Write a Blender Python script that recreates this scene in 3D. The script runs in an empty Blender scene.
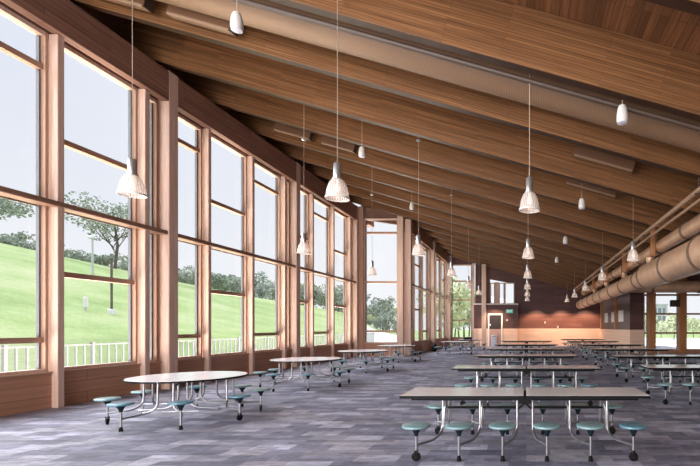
import bpy, math, random
from mathutils import Vector, Matrix

random.seed(7)
SC = bpy.context.scene
COL = SC.collection
PI = math.pi

# ------------------------------------------------------------------ layout
EYE = 1.6
SLOPE = 0.28
RIB_D = 0.95                       # depth of a roof beam
def zb(x):                         # underside of the roof beams
    return 8.38 - SLOPE * (x + 9.45)
def zd(x):                         # underside of the roof deck
    return zb(x) + RIB_D
Y0, YE = -6.0, 38.0
ORD = ['first', 'second', 'third', 'fourth', 'fifth', 'sixth', 'seventh', 'eighth', 'ninth', 'tenth', 'eleventh', 'twelfth',
       'thirteenth', 'fourteenth', 'fifteenth', 'sixteenth', 'seventeenth', 'eighteenth', 'nineteenth', 'twentieth']

# ------------------------------------------------------------------ node materials
def new_mat(name):
    m = bpy.data.materials.new(name); m.use_nodes = True
    nt = m.node_tree
    b = nt.nodes['Principled BSDF']
    return m, nt, b

def N(nt, kind, **kw):
    n = nt.nodes.new(kind)
    for k, v in kw.items():
        if k in n.inputs: n.inputs[k].default_value = v
        else: setattr(n, k, v)
    return n

def ramp(nt, src, stops):
    r = nt.nodes.new('ShaderNodeValToRGB')
    el = r.color_ramp.elements
    while len(el) < len(stops): el.new(0.5)
    for e, (p, c) in zip(el, stops):
        e.position = p; e.color = (*c, 1)
    nt.links.new(src, r.inputs[0])
    return r.outputs[0]

def mixc(nt, fac, a, b, mode='MIX'):
    m = nt.nodes.new('ShaderNodeMix'); m.data_type = 'RGBA'; m.blend_type = mode
    for sock, v in ((m.inputs[0], fac), (m.inputs[6], a), (m.inputs[7], b)):
        if isinstance(v, bpy.types.NodeSocket): nt.links.new(v, sock)
        elif isinstance(v, (tuple, list)): sock.default_value = (*v, 1) if len(v) == 3 else v
        else: sock.default_value = v
    return m.outputs[2]

def bump(nt, b, height, strength=0.2, dist=0.01):
    n = nt.nodes.new('ShaderNodeBump'); n.inputs['Strength'].default_value = strength; n.inputs['Distance'].default_value = dist
    nt.links.new(height, n.inputs['Height']); nt.links.new(n.outputs[0], b.inputs['Normal'])

def plain(name, col, rough=0.5, metal=0.0, emit=0.0, noise=0.08, scale=30.0, spec=None):
    m, nt, b = new_mat(name)
    tc = N(nt, 'ShaderNodeTexCoord')
    nz = N(nt, 'ShaderNodeTexNoise', Scale=scale, Detail=3.0)
    nt.links.new(tc.outputs['Object'], nz.inputs['Vector'])
    lo = tuple(c * (1 - noise) for c in col); hi = tuple(min(1, c * (1 + noise)) for c in col)
    out = ramp(nt, nz.outputs['Fac'], [(0.3, lo), (0.7, hi)])
    nt.links.new(out, b.inputs['Base Color'])
    b.inputs['Roughness'].default_value = rough; b.inputs['Metallic'].default_value = metal
    if spec is not None: b.inputs['Specular IOR Level'].default_value = spec
    if emit:
        b.inputs['Emission Color'].default_value = (*col, 1); b.inputs['Emission Strength'].default_value = emit
    return m

def wood(name, dark, light, axis='z', lam=None, rough=0.5, streak=1.0, tint=0.5):
    """grain along `axis`; lam = (board length, board height, u axis, v axis) adds laminated boards"""
    m, nt, b = new_mat(name)
    tc = N(nt, 'ShaderNodeTexCoord'); oi = N(nt, 'ShaderNodeObjectInfo')
    off = N(nt, 'ShaderNodeVectorMath', operation='SCALE'); off.inputs['Scale'].default_value = 17.0
    cb = N(nt, 'ShaderNodeCombineXYZ')
    for i in range(3): nt.links.new(oi.outputs['Random'], cb.inputs[i])
    nt.links.new(cb.outputs[0], off.inputs[0])
    add = N(nt, 'ShaderNodeVectorMath', operation='ADD')
    nt.links.new(tc.outputs['Object'], add.inputs[0]); nt.links.new(off.outputs[0], add.inputs[1])
    mp = N(nt, 'ShaderNodeMapping')
    s = {'x': (0.38, 14, 24), 'y': (14, 0.5, 14), 'z': (14, 14, 0.5)}[axis]
    mp.inputs['Scale'].default_value = s
    nt.links.new(add.outputs[0], mp.inputs['Vector'])
    nz = N(nt, 'ShaderNodeTexNoise', Scale=1.6, Detail=6.0, Roughness=0.62, Distortion=0.4)
    nt.links.new(mp.outputs[0], nz.inputs['Vector'])
    col = ramp(nt, nz.outputs['Fac'], [(0.28, dark), (0.72, light)])
    if lam:
        L, H, u, v = lam
        sp = N(nt, 'ShaderNodeSeparateXYZ'); nt.links.new(tc.outputs['Object'], sp.inputs[0])
        c2 = N(nt, 'ShaderNodeCombineXYZ')
        nt.links.new(sp.outputs['XYZ'.index(u.upper())], c2.inputs[0]); nt.links.new(sp.outputs['XYZ'.index(v.upper())], c2.inputs[1])
        br = N(nt, 'ShaderNodeTexBrick', Scale=1.0)
        br.inputs['Brick Width'].default_value = L; br.inputs['Row Height'].default_value = H
        br.inputs['Mortar Size'].default_value = min(0.004, H * 0.05); br.inputs['Mortar Smooth'].default_value = 0.4
        br.inputs['Color1'].default_value = (0, 0, 0, 1); br.inputs['Color2'].default_value = (1, 1, 1, 1)
        br.inputs['Mortar'].default_value = (0.0, 0.0, 0.0, 1); br.offset = 0.37; br.squash = 1.0
        nt.links.new(c2.outputs[0], br.inputs['Vector'])
        g = ramp(nt, br.outputs['Color'], [(0.0, (1 - tint * 0.62,) * 3), (0.5, (1.0,) * 3), (1.0, (1 + tint * 0.5,) * 3)])
        col = mixc(nt, 1.0, col, g, 'MULTIPLY')
        col = mixc(nt, br.outputs['Fac'], col, tuple(c * 0.35 for c in dark))
    nt.links.new(col, b.inputs['Base Color'])
    b.inputs['Roughness'].default_value = rough; b.inputs['Specular IOR Level'].default_value = 0.3
    bump(nt, b, nz.outputs['Fac'], 0.12, 0.01)
    return m

M = {}
M['rib'] = wood('glulam_beam_wood', (0.095, 0.037, 0.014), (0.285, 0.135, 0.056), 'x', (2.6, 0.046, 'x', 'z'), 0.45, tint=0.42)
M['deck'] = wood('roof_deck_boards', (0.10, 0.037, 0.015), (0.23, 0.10, 0.042), 'y', (3.2, 0.13, 'y', 'x'), 0.55, tint=0.6)
M['eave'] = wood('eave_beam_wood', (0.17, 0.082, 0.058), (0.30, 0.155, 0.108), 'y', (2.1, 0.11, 'y', 'z'), 0.5, tint=0.25)
M['post'] = wood('post_wood', (0.48, 0.31, 0.235), (0.70, 0.50, 0.41), 'z', None, 0.45)
M['frame'] = wood('window_frame_wood', (0.37, 0.215, 0.15), (0.54, 0.35, 0.26), 'z', None, 0.45)
M['framex'] = wood('window_bar_wood', (0.34, 0.19, 0.125), (0.49, 0.30, 0.215), 'y', None, 0.45)
M['panel'] = wood('sill_panel_wood', (0.34, 0.165, 0.10), (0.48, 0.26, 0.17), 'y', (2.6, 0.235, 'y', 'z'), 0.42, tint=0.12)
M['rail'] = wood('transom_rail_wood', (0.16, 0.085, 0.06), (0.30, 0.165, 0.11), 'y', None, 0.35)
M['orange_post'] = wood('orange_post_wood', (0.36, 0.14, 0.05), (0.52, 0.235, 0.095), 'z', None, 0.45)
M['wainscot'] = wood('pale_wainscot_wood', (0.74, 0.46, 0.33), (0.88, 0.62, 0.47), 'x', (1.8, 0.25, 'x', 'z'), 0.5, tint=0.08)
M['dark_wall'] = wood('dark_wall_wood', (0.085, 0.038, 0.036), (0.14, 0.065, 0.058), 'x', (2.4, 0.24, 'x', 'z'), 0.5, tint=0.3)
M['washer_lit_wall'] = wood('washer_lit_wall_wood', (0.16, 0.06, 0.045), (0.25, 0.10, 0.072), 'x', (2.4, 0.24, 'x', 'z'), 0.5, tint=0.3)  # warm washer light put into the wood colour of the lower boards
M['grey_wall'] = plain('mauve_wall_paint', (0.17, 0.12, 0.115), 0.7)
M['warm_wall'] = plain('warm_wall_paint', (0.36, 0.24, 0.18), 0.8)
M['chrome'] = plain('chrome_tube', (0.40, 0.40, 0.41), 0.34, 0.95)
M['black'] = plain('black_plastic', (0.006, 0.006, 0.007), 0.5, spec=0.15)
M['edge'] = plain('black_table_edge', (0.006, 0.006, 0.007), 0.5, spec=0.15)
M['rubber'] = plain('black_rubber', (0.006, 0.006, 0.006), 0.7, spec=0.15)
M['tabletop'] = plain('grey_laminate', (0.66, 0.63, 0.625), 0.16, 0, 0, 0.06, 160)
M['roundtop'] = plain('white_grey_laminate', (0.86, 0.85, 0.88), 0.2, 0, 0, 0.05, 160)
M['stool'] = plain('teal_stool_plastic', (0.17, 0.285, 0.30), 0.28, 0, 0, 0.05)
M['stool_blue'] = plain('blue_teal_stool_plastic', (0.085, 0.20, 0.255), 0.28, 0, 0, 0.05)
M['support'] = plain('dark_blue_stool_hub', (0.008, 0.016, 0.022), 0.5, spec=0.2)
M['silver'] = plain('brushed_silver', (0.55, 0.55, 0.55), 0.3, 0.85)
M['cord'] = plain('pale_cord', (0.48, 0.38, 0.30), 0.5)
M['white'] = plain('white_plastic', (0.66, 0.63, 0.59), 0.45)
M['paper'] = plain('white_paper', (0.75, 0.72, 0.68), 0.7)
M['duct'] = plain('copper_tan_duct', (0.72, 0.45, 0.295), 0.36, 0.35, 0, 0.14, 3.0)
M['duct_ring'] = plain('dark_duct_flange', (0.20, 0.13, 0.09), 0.5, 0.4)
M['pipe'] = plain('tan_pipe', (0.40, 0.25, 0.16), 0.4, 0.3)
M['dark_pipe'] = plain('dark_pipe_paint', (0.06, 0.036, 0.025), 0.5)
M['fixture'] = plain('brown_fixture_paint', (0.17, 0.085, 0.045), 0.5)
M['fixture_light'] = plain('fixture_underside', (0.30, 0.19, 0.12), 0.5)
M['white_metal'] = plain('white_painted_metal', (0.60, 0.62, 0.64), 0.45)
M['door_frame'] = plain('pale_metal_door_frame', (0.85, 0.80, 0.74), 0.4)
M['door_leaf'] = plain('door_leaf_pink_reflection', (0.40, 0.25, 0.22), 0.4)  # pink reflection on the lower door put into the leaf colour
M['dark_glass'] = plain('dark_glass', (0.03, 0.022, 0.022), 0.35, spec=0.2)
M['bin'] = plain('pale_bin_plastic', (0.62, 0.60, 0.66), 0.5)
M['sign_green'] = plain('green_sign_face', (0.10, 0.36, 0.28), 0.5, 0, 0.5)
M['sign_text'] = plain('sign_lettering', (0.8, 0.9, 0.85), 0.5, 0, 0.4)
M['concrete'] = plain('far_building_grey', (0.42, 0.44, 0.47), 0.8, 0, 0, 0.1, 0.4)
M['far_window'] = plain('far_building_window', (0.16, 0.18, 0.21), 0.3)
M['bark'] = plain('dark_bark', (0.10, 0.085, 0.075), 0.9, 0, 0, 0.3, 4)
M['ledge'] = plain('pale_ledge', (0.62, 0.56, 0.54), 0.5)

M['gasket'] = plain('dark_grey_gasket', (0.16, 0.165, 0.18), 0.5)
M['bounce_strip'] = plain('pale_bounce_strip', (0.78, 0.70, 0.60), 0.9, 0, 0, 0.1, 0.8)  # pale tone for the unseen strip that bounces daylight
M['fence_paint'] = plain('darkened_white_fence_paint', (0.15, 0.16, 0.17), 0.6, spec=0.1)  # white paint darkened to offset the added outdoor lamp
M['paving'] = plain('pale_paving', (0.62, 0.63, 0.60), 0.9, 0, 0, 0.15, 0.5)
def leaf_mat(name, a, b_):
    m, nt, b = new_mat(name)
    g = N(nt, 'ShaderNodeNewGeometry'); oi = N(nt, 'ShaderNodeObjectInfo')
    ad = N(nt, 'ShaderNodeMath', operation='ADD'); fr = N(nt, 'ShaderNodeMath', operation='FRACT')
    nt.links.new(g.outputs['Random Per Island'], ad.inputs[0]); nt.links.new(oi.outputs['Random'], ad.inputs[1])
    nt.links.new(ad.outputs[0], fr.inputs[0])
    c = ramp(nt, fr.outputs[0], [(0.0, a), (1.0, b_)])
    nt.links.new(c, b.inputs['Base Color']); b.inputs['Roughness'].default_value = 0.85
    return m
M['leaf'] = leaf_mat('grey_green_leaves', (0.17, 0.21, 0.175), (0.36, 0.40, 0.33))
M['leaf_yellow'] = leaf_mat('yellow_green_leaves', (0.40, 0.45, 0.27), (0.62, 0.62, 0.42))

def carpet():
    m, nt, b = new_mat('carpet_planks')
    tc = N(nt, 'ShaderNodeTexCoord')
    def brick(w, h, off, c1, c2):
        br = N(nt, 'ShaderNodeTexBrick', Scale=1.0)
        br.inputs['Brick Width'].default_value = w; br.inputs['Row Height'].default_value = h
        br.inputs['Mortar Size'].default_value = 0.0; br.inputs['Bias'].default_value = 0.0
        br.inputs['Color1'].default_value = (0, 0, 0, 1); br.inputs['Color2'].default_value = (1, 1, 1, 1)
        br.offset = off
        nt.links.new(tc.outputs['Object'], br.inputs['Vector'])
        return br.outputs['Color']
    a = brick(0.52, 0.25, 0.41, 0, 1)
    col = ramp(nt, a, [(0.0, (0.105, 0.107, 0.145)), (0.45, (0.175, 0.174, 0.228)), (0.75, (0.23, 0.222, 0.255)), (1.0, (0.325, 0.325, 0.405))])
    a2 = brick(0.31, 0.125, 0.63, 0, 1)
    col = mixc(nt, 1.0, col, ramp(nt, a2, [(0.0, (0.72,) * 3), (1.0, (1.24, 1.23, 1.26))]), 'MULTIPLY')
    mp = N(nt, 'ShaderNodeMapping'); mp.inputs['Scale'].default_value = (4.5, 22, 1)
    nt.links.new(tc.outputs['Object'], mp.inputs['Vector'])
    nz = N(nt, 'ShaderNodeTexNoise', Scale=1.2, Detail=6.0, Roughness=0.75); nt.links.new(mp.outputs[0], nz.inputs['Vector'])
    st = ramp(nt, nz.outputs['Fac'], [(0.3, (0.58, 0.58, 0.58)), (0.7, (1.76, 1.75, 1.74))])
    col = mixc(nt, 1.0, col, st, 'MULTIPLY')
    n2 = N(nt, 'ShaderNodeTexNoise', Scale=240.0, Detail=2.0); nt.links.new(tc.outputs['Object'], n2.inputs['Vector'])
    st2 = ramp(nt, n2.outputs['Fac'], [(0.3, (0.85,) * 3), (0.7, (1.15,) * 3)])
    col = mixc(nt, 1.0, col, st2, 'MULTIPLY')
    nt.links.new(col, b.inputs['Base Color'])
    b.inputs['Roughness'].default_value = 0.62
    b.inputs['Specular IOR Level'].default_value = 0.35
    bump(nt, b, n2.outputs['Fac'], 0.25, 0.004)
    return m
M['carpet'] = carpet()

def grass():
    m, nt, b = new_mat('mown_grass')
    tc = N(nt, 'ShaderNodeTexCoord')
    nz = N(nt, 'ShaderNodeTexNoise', Scale=0.11, Detail=7.0, Roughness=0.65); nt.links.new(tc.outputs['Object'], nz.inputs['Vector'])
    c = ramp(nt, nz.outputs['Fac'], [(0.32, (0.20, 0.285, 0.105)), (0.5, (0.305, 0.395, 0.17)), (0.7, (0.44, 0.47, 0.28))])
    n2 = N(nt, 'ShaderNodeTexNoise', Scale=6.0, Detail=3.0); nt.links.new(tc.outputs['Object'], n2.inputs['Vector'])
    c = mixc(nt, 1.0, c, ramp(nt, n2.outputs['Fac'], [(0.3, (0.88,) * 3), (0.7, (1.1,) * 3)]), 'MULTIPLY')
    nt.links.new(c, b.inputs['Base Color']); b.inputs['Roughness'].default_value = 0.95
    b.inputs['Specular IOR Level'].default_value = 0.1
    return m
M['grass'] = grass()

def glass():
    m, nt, b = new_mat('clear_window_glass')
    nt.nodes.remove(b)
    out = nt.nodes['Material Output']
    tr = N(nt, 'ShaderNodeBsdfTransparent'); tr.inputs[0].default_value = (0.93, 0.945, 0.95, 1)
    gl = N(nt, 'ShaderNodeBsdfGlossy'); gl.inputs['Roughness'].default_value = 0.02
    lw = N(nt, 'ShaderNodeLayerWeight'); lw.inputs[0].default_value = 0.5
    pw = N(nt, 'ShaderNodeMath', operation='POWER'); pw.inputs[1].default_value = 5.0; nt.links.new(lw.outputs['Facing'], pw.inputs[0])
    ma = N(nt, 'ShaderNodeMath', operation='MULTIPLY_ADD'); ma.inputs[1].default_value = 0.55; ma.inputs[2].default_value = 0.03; nt.links.new(pw.outputs[0], ma.inputs[0])
    mx = N(nt, 'ShaderNodeMixShader')
    nt.links.new(ma.outputs[0], mx.inputs[0]); nt.links.new(tr.outputs[0], mx.inputs[1]); nt.links.new(gl.outputs[0], mx.inputs[2])
    nt.links.new(mx.outputs[0], out.inputs[0])
    return m
M['glass'] = glass()

def shade_mat():
    m, nt, b = new_mat('ribbed_glass_shade')
    tc = N(nt, 'ShaderNodeTexCoord')
    sp = N(nt, 'ShaderNodeSeparateXYZ'); nt.links.new(tc.outputs['Object'], sp.inputs[0])
    at = N(nt, 'ShaderNodeMath', operation='ARCTAN2'); nt.links.new(sp.outputs[1], at.inputs[0]); nt.links.new(sp.outputs[0], at.inputs[1])
    mu = N(nt, 'ShaderNodeMath', operation='MULTIPLY'); mu.inputs[1].default_value = 28.0; nt.links.new(at.outputs[0], mu.inputs[0])
    sn = N(nt, 'ShaderNodeMath', operation='SINE'); nt.links.new(mu.outputs[0], sn.inputs[0])
    mr = N(nt, 'ShaderNodeMapRange'); mr.inputs['From Min'].default_value = -1; mr.inputs['To Min'].default_value = 0.16; mr.inputs['To Max'].default_value = 0.62
    nt.links.new(sn.outputs[0], mr.inputs[0])
    nt.links.new(mr.outputs[0], b.inputs['Alpha'])
    b.inputs['Base Color'].default_value = (0.74, 0.66, 0.62, 1)
    b.inputs['Roughness'].default_value = 0.15
    b.inputs['Emission Color'].default_value = (1.0, 0.80, 0.68, 1); b.inputs['Emission Strength'].default_value = 0.02
    return m
M['shade'] = shade_mat()
M['lamp_glow'] = plain('warm_lamp', (1.0, 0.82, 0.66), 0.4, 0, 0.6)

# ------------------------------------------------------------------ mesh helpers
class MB:
    def __init__(s): s.v = []; s.f = []; s.sm = []
    def add(s, vs, fs, smooth=False):
        b = len(s.v); s.v += [tuple(x) for x in vs]
        for f in fs: s.f.append(tuple(b + i for i in f)); s.sm.append(smooth)
        return s
    def box(s, x0, x1, y0, y1, z0, z1, bev=0.0):
        if bev > 0:
            return s.bbox(x0, x1, y0, y1, z0, z1, bev)
        v = [(x, y, z) for z in (z0, z1) for y in (y0, y1) for x in (x0, x1)]
        return s.add(v, [(0, 2, 3, 1), (4, 5, 7, 6), (0, 1, 5, 4), (2, 6, 7, 3), (0, 4, 6, 2), (1, 3, 7, 5)])
    def bbox(s, x0, x1, y0, y1, z0, z1, c):
        """box with chamfered vertical and horizontal edges"""
        lo, hi = (x0, y0, z0), (x1, y1, z1)
        vs = []; idx = {}
        for sx in (0, 1):
            for sy in (0, 1):
                for sz in (0, 1):
                    for ax in range(3):
                        p = [hi[0] if sx else lo[0], hi[1] if sy else lo[1], hi[2] if sz else lo[2]]
                        sg = (sx, sy, sz)
                        for k in range(3):
                            if k != ax: p[k] += -c if sg[k] else c
                        idx[(sx, sy, sz, ax)] = len(vs); vs.append(p)
        fs = []
        for ax in range(3):
            o = [k for k in range(3) if k != ax]
            for sd in (0, 1):
                q = []
                for a, b in ((0, 0), (1, 0), (1, 1), (0, 1)):
                    t = [0, 0, 0]; t[ax] = sd; t[o[0]] = a; t[o[1]] = b
                    q.append(idx[(*t, ax)])
                if (sd == 0) != (ax == 1): q.reverse()
                fs.append(q)
        for ax in range(3):                       # edges along ax
            o = [k for k in range(3) if k != ax]
            for a in (0, 1):
                for b in (0, 1):
                    t0 = [0, 0, 0]; t1 = [0, 0, 0]; t0[ax] = 0; t1[ax] = 1
                    for t in (t0, t1): t[o[0]] = a; t[o[1]] = b
                    fs.append([idx[(*t0, o[0])], idx[(*t1, o[0])], idx[(*t1, o[1])], idx[(*t0, o[1])]])
        for sx in (0, 1):
            for sy in (0, 1):
                for sz in (0, 1):
                    fs.append([idx[(sx, sy, sz, k)] for k in range(3)])
        return s.add(vs, fs)
    def prism(s, poly, axis, a, b):
        """poly of 2-D points extruded along axis ('x': (y,z), 'y': (x,z), 'z': (x,y))"""
        def P(p, t):
            return {'x': (t, p[0], p[1]), 'y': (p[0], t, p[1]), 'z': (p[0], p[1], t)}[axis]
        n = len(poly)
        v = [P(p, a) for p in poly] + [P(p, b) for p in poly]
        f = [tuple(range(n))[::-1], tuple(range(n, 2 * n))] + [(i, (i + 1) % n, n + (i + 1) % n, n + i) for i in range(n)]
        return s.add(v, f)
    def lathe(s, prof, cx=0, cy=0, cz=0, n=24, cap=True, smooth=True):
        v = []; f = []
        for r, z in prof:
            for k in range(n):
                a = 2 * PI * k / n; v.append((cx + r * math.cos(a), cy + r * math.sin(a), cz + z))
        m = len(prof)
        for i in range(m - 1):
            for k in range(n):
                f.append((i * n + k, i * n + (k + 1) % n, (i + 1) * n + (k + 1) % n, (i + 1) * n + k))
        if cap:
            f.append(tuple(range(n))[::-1]); f.append(tuple((m - 1) * n + k for k in range(n)))
        return s.add(v, f, smooth)
    def tube(s, pts, r, n=10, cap=True, smooth=True, r2=None):
        pts = [Vector(p) for p in pts]; v = []; f = []
        t0 = (pts[1] - pts[0]).normalized()
        up = Vector((0, 0, 1)) if abs(t0.z) < 0.9 else Vector((1, 0, 0))
        u = t0.cross(up).normalized()
        m = len(pts)
        for i, p in enumerate(pts):
            if i == 0: t = pts[1] - p
            elif i == m - 1: t = p - pts[i - 1]
            else: t = (pts[i + 1] - p).normalized() + (p - pts[i - 1]).normalized()
            t.normalize()
            u = (u - t * u.dot(t)).normalized(); w = t.cross(u)
            rr = r if r2 is None else r + (r2 - r) * i / (m - 1)
            for k in range(n):
                a = 2 * PI * k / n
                v.append(p + (u * math.cos(a) + w * math.sin(a)) * rr)
        for i in range(m - 1):
            for k in range(n):
                f.append((i * n + k, i * n + (k + 1) % n, (i + 1) * n + (k + 1) % n, (i + 1) * n + k))
        if cap:
            f.append(tuple(range(n))[::-1]); f.append(tuple((m - 1) * n + k for k in range(n)))
        return s.add(v, f, smooth)
    def mesh(s, name, mat):
        me = bpy.data.meshes.new(name)
        me.from_pydata(s.v, [], s.f); me.update()
        me.polygons.foreach_set('use_smooth', s.sm)
        if isinstance(mat, (list, tuple)):
            for m in mat: me.materials.append(m)
        else: me.materials.append(mat)
        import bmesh
        bm = bmesh.new(); bm.from_mesh(me); bmesh.ops.recalc_face_normals(bm, faces=bm.faces); bm.to_mesh(me); bm.free()
        if any(s.sm):
            try: me.set_sharp_from_angle(angle=math.radians(42))
            except Exception: pass
        return me
    def build(s, name, mat, parent=None):
        o = bpy.data.objects.new(name, s.mesh(name, mat)); COL.objects.link(o); o.parent = parent
        return o

def smooth_path(pts, k=5):
    """rounds the corners of a polyline"""
    P = [Vector(p) for p in pts]; out = [P[0]]
    for i in range(1, len(P) - 1):
        a, b, c = P[i - 1], P[i], P[i + 1]
        d = min((a - b).length, (c - b).length) * 0.45
        p0 = b + (a - b).normalized() * d; p1 = b + (c - b).normalized() * d
        for j in range(k + 1):
            t = j / k
            out.append(p0 * (1 - t) ** 2 + b * 2 * t * (1 - t) + p1 * t * t)
    out.append(P[-1])
    return out

def tag(o, label=None, cat=None, group=None, kind=None):
    if label: o['label'] = label
    if cat: o['category'] = cat
    if group: o['group'] = group
    if kind: o['kind'] = kind
    return o

def empty(name, loc=(0, 0, 0), rz=0):
    o = bpy.data.objects.new(name, None); COL.objects.link(o)
    o.location = loc; o.rotation_euler = (0, 0, rz); o.empty_display_size = 0.2
    return o

KIDS = {}
def copy_tree(o, parent=None):
    c = o.copy(); COL.objects.link(c)
    if parent is not None: c.parent = parent
    for ch in list(o.children): copy_tree(ch, c)
    return c

def struct(o, label=None, cat=None):
    return tag(o, label, cat, kind='structure')

# ------------------------------------------------------------------ room shell
struct(MB().box(-9.75, 12.0, Y0, 38.4, -0.12, 0.0).build('floor', M['carpet']), 'grey lavender carpet planks laid across the dining hall', 'floor')

def sloped(mb, x0, x1, y0, y1, zf, h):
    v = []
    for y in (y0, y1):
        v += [(x0, y, zf(x0)), (x1, y, zf(x1)), (x1, y, zf(x1) + h), (x0, y, zf(x0) + h)]
    mb.add(v, [(0, 1, 2, 3), (7, 6, 5, 4), (0, 4, 5, 1), (2, 6, 7, 3), (1, 5, 6, 2), (0, 3, 7, 4)])
dk = MB(); sloped(dk, -10.6, 6.9, Y0, 24.7, zd, 0.2); sloped(dk, -7.6, 6.9, 24.7, 39.0, zd, 0.2); dk.box(6.9, 12.2, Y0, 27.35, zd(6.9), zd(6.9) + 0.2)
struct(dk.build('ceiling', M['deck']), 'dark stained board ceiling above the roof beams', 'ceiling')

# roof beams, each its own object with the length along local x
ang = math.atan(-SLOPE)
ribs_y = [11.27 + 2.1 * k for k in range(-8, 13)]
vis = 0
for y in ribs_y:
    x0 = -10.45 if y < 24.6 else -7.1
    x1 = 6.9 if y < 27.0 else 6.34
    L = (x1 - x0) / math.cos(ang)
    o = MB().bbox(0, L, -0.098, 0.098, 0, RIB_D * math.cos(ang), 0.012).build('roof_beam', M['rib'])
    o.location = (x0, y, zb(x0)); o.rotation_euler = (0, -ang, 0)
    if y > 5.0:
        struct(o, f'sloping glued timber roof beam, {ORD[vis]} one back from the front of the hall', 'roof beam'); vis += 1
    else:
        struct(o, 'sloping glued timber roof beam overhead behind the viewpoint', 'roof beam')

# ------------------------------------------------------------------ left glazed wall
PITCH = 6.28
WIN = [0]
def window(y0, y1, xo, z0, z1, bars, label, sill=True, axis='y', dp=0.17):
    """glazed window in a plane; axis 'y' = wall running along y, xo = glass plane (inside is +x);
       axis 'x' = wall running along x at y = xo (inside is -y), y0/y1 are then x"""
    WIN[0] += 1
    root = empty(f'window_{WIN[0]}'); struct(root, label, 'window')
    j = 0.06
    def bx(mb, u0, u1, d0, d1, a, b):
        if axis == 'y': mb.box(xo + d0, xo + d1, u0, u1, a, b)
        else: mb.box(u0, u1, xo - d1, xo - d0, a, b)
    fr = MB()
    bx(fr, y0, y0 + j, -0.05, dp, z0, z1); bx(fr, y1 - j, y1, -0.05, dp, z0, z1)
    fo = fr.build('window_frame', M['frame'], root)
    ga = MB(); bx(ga, y0 + j, y0 + j + 0.035, -0.03, 0.03, z0 + 0.06, z1 - 0.08); bx(ga, y1 - j - 0.035, y1 - j, -0.03, 0.03, z0 + 0.06, z1 - 0.08)
    ga.build('glazing_gasket', M['gasket'], root)
    hb = MB(); bx(hb, y0 + j, y1 - j, -0.05, dp, z1 - 0.08, z1); bx(hb, y0 + j, y1 - j, -0.05, dp, z0, z0 + 0.06)
    hb.build('window_head', M['post'], root)
    for z in bars:
        b = MB(); bx(b, y0 + j, y1 - j, -0.05, dp - 0.04, z - 0.055, z + 0.055); b.build('glazing_bar', M['framex'], root)
    g = MB(); a_, b_, c_, d_ = y0 + j, y1 - j, z0 + 0.06, z1 - 0.08
    g.add([(xo, a_, c_), (xo, b_, c_), (xo, b_, d_), (xo, a_, d_)] if axis == 'y' else [(a_, xo, c_), (b_, xo, c_), (b_, xo, d_), (a_, xo, d_)], [(0, 1, 2, 3)]); g.build('pane', M['glass'], root)
    if sill:
        p = MB(); bx(p, y0, y1, 0.02, dp + 0.06, 0.0, z0 - 0.02)
        p.build('sill_panel', M['panel'], root)
        s = MB(); bx(s, y0, y1, -0.05, dp + 0.09, z0 - 0.03, z0 + 0.0); s.build('sill', M['framex'], root)
    return root
A, B = (6.73, 1.35), (5.42, 2.69)
def glazed_side(y_cols, xg, zt, first_type, where, names, dp=0.12, pd=0.18):
    """y_cols = front faces of the columns"""
    t = first_type
    for i in range(len(y_cols) - 1):
        y = y_cols[i]
        zh = zt
        q = [1.54, 1.66, 3.60, 3.73, 5.62, 5.75] if y > 6 else [1.54, 1.66, 3.68, 3.81, 5.68, 5.82]
        P = [(y + 0.30, y + q[0]), (y + q[1], y + q[2]), (y + q[3], y + q[4])]
        for k, (a, b) in enumerate(P):
            bars = [b_ for b_ in (A if t == 0 else B)] + [4.04]
            w = window(a, b, xg, 0.72, zh, bars, f'tall timber window, {ORD[k]} pane of the {names[i]} bay {where}', dp=dp)
            t = 1 - t
        window(y + q[5], y + PITCH, xg, 0.72, zh, [4.04], f'narrow slot window against the column ending the {names[i]} bay {where}', dp=dp)
        for k, (a, b) in enumerate(((q[0], q[1]), (q[2], q[3]), (q[4], q[5]))):
            o = MB().bbox(xg + dp, xg + dp + pd, y + a, y + b, 0, zt, 0.008).build('window_post', M['post'])
            struct(o, f'slim timber window post, {ORD[k]} of the {names[i]} bay {where}', 'window post')
        o = MB().bbox(xg - 0.05, xg + dp + pd + 0.07, y + 0.302, y + PITCH - 0.002, 3.985, 4.09, 0.01).build('transom_rail', M['rail'])
        struct(o, f'dark horizontal transom rail across the {names[i]} bay {where}', 'transom rail')
        o = MB().bbox(xg + dp + pd - 0.10, xg + dp + pd + 0.1, y + 0.302, y + PITCH - 0.002, zt, zt + 0.77, 0.01).build('eave_beam', M['eave'])
        struct(o, f'dark timber eave beam over the windows of the {names[i]} bay {where}', 'eave beam')

XG = -9.60
cols1 = [5.05 + PITCH * i for i in range(4)]          # 5.05 11.33 17.61 23.89
glazed_side(cols1, XG, 7.42, 1, 'on the left wall', ['nearest', 'second', 'third'])
for i, y in enumerate(cols1):
    o = MB().bbox(-9.53, -9.2, y, y + 0.3, 0, 8.22, 0.012).build('column', M['post'])
    struct(o, f'pale square timber column on the left window wall, {["before the nearest bay", "between the nearest and second bays", "between the second and third bays", "at the corner where the window wall steps inward"][i]}', 'column')
# upper wall between eave beam and deck
struct(MB().box(-10.6, -10.45, 5.05, 24.6, 8.0, 9.75).box(-10.45, -9.42, 5.05, 24.6, 8.0, 8.1).box(-9.72, -9.5, 5.05, 24.6, 7.38, 8.0).build('wall_left_upper', M['eave']))
struct(MB().box(-9.85, -9.6, Y0, 5.05, 0, 9.38).build('wall_left', M['warm_wall']))

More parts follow.
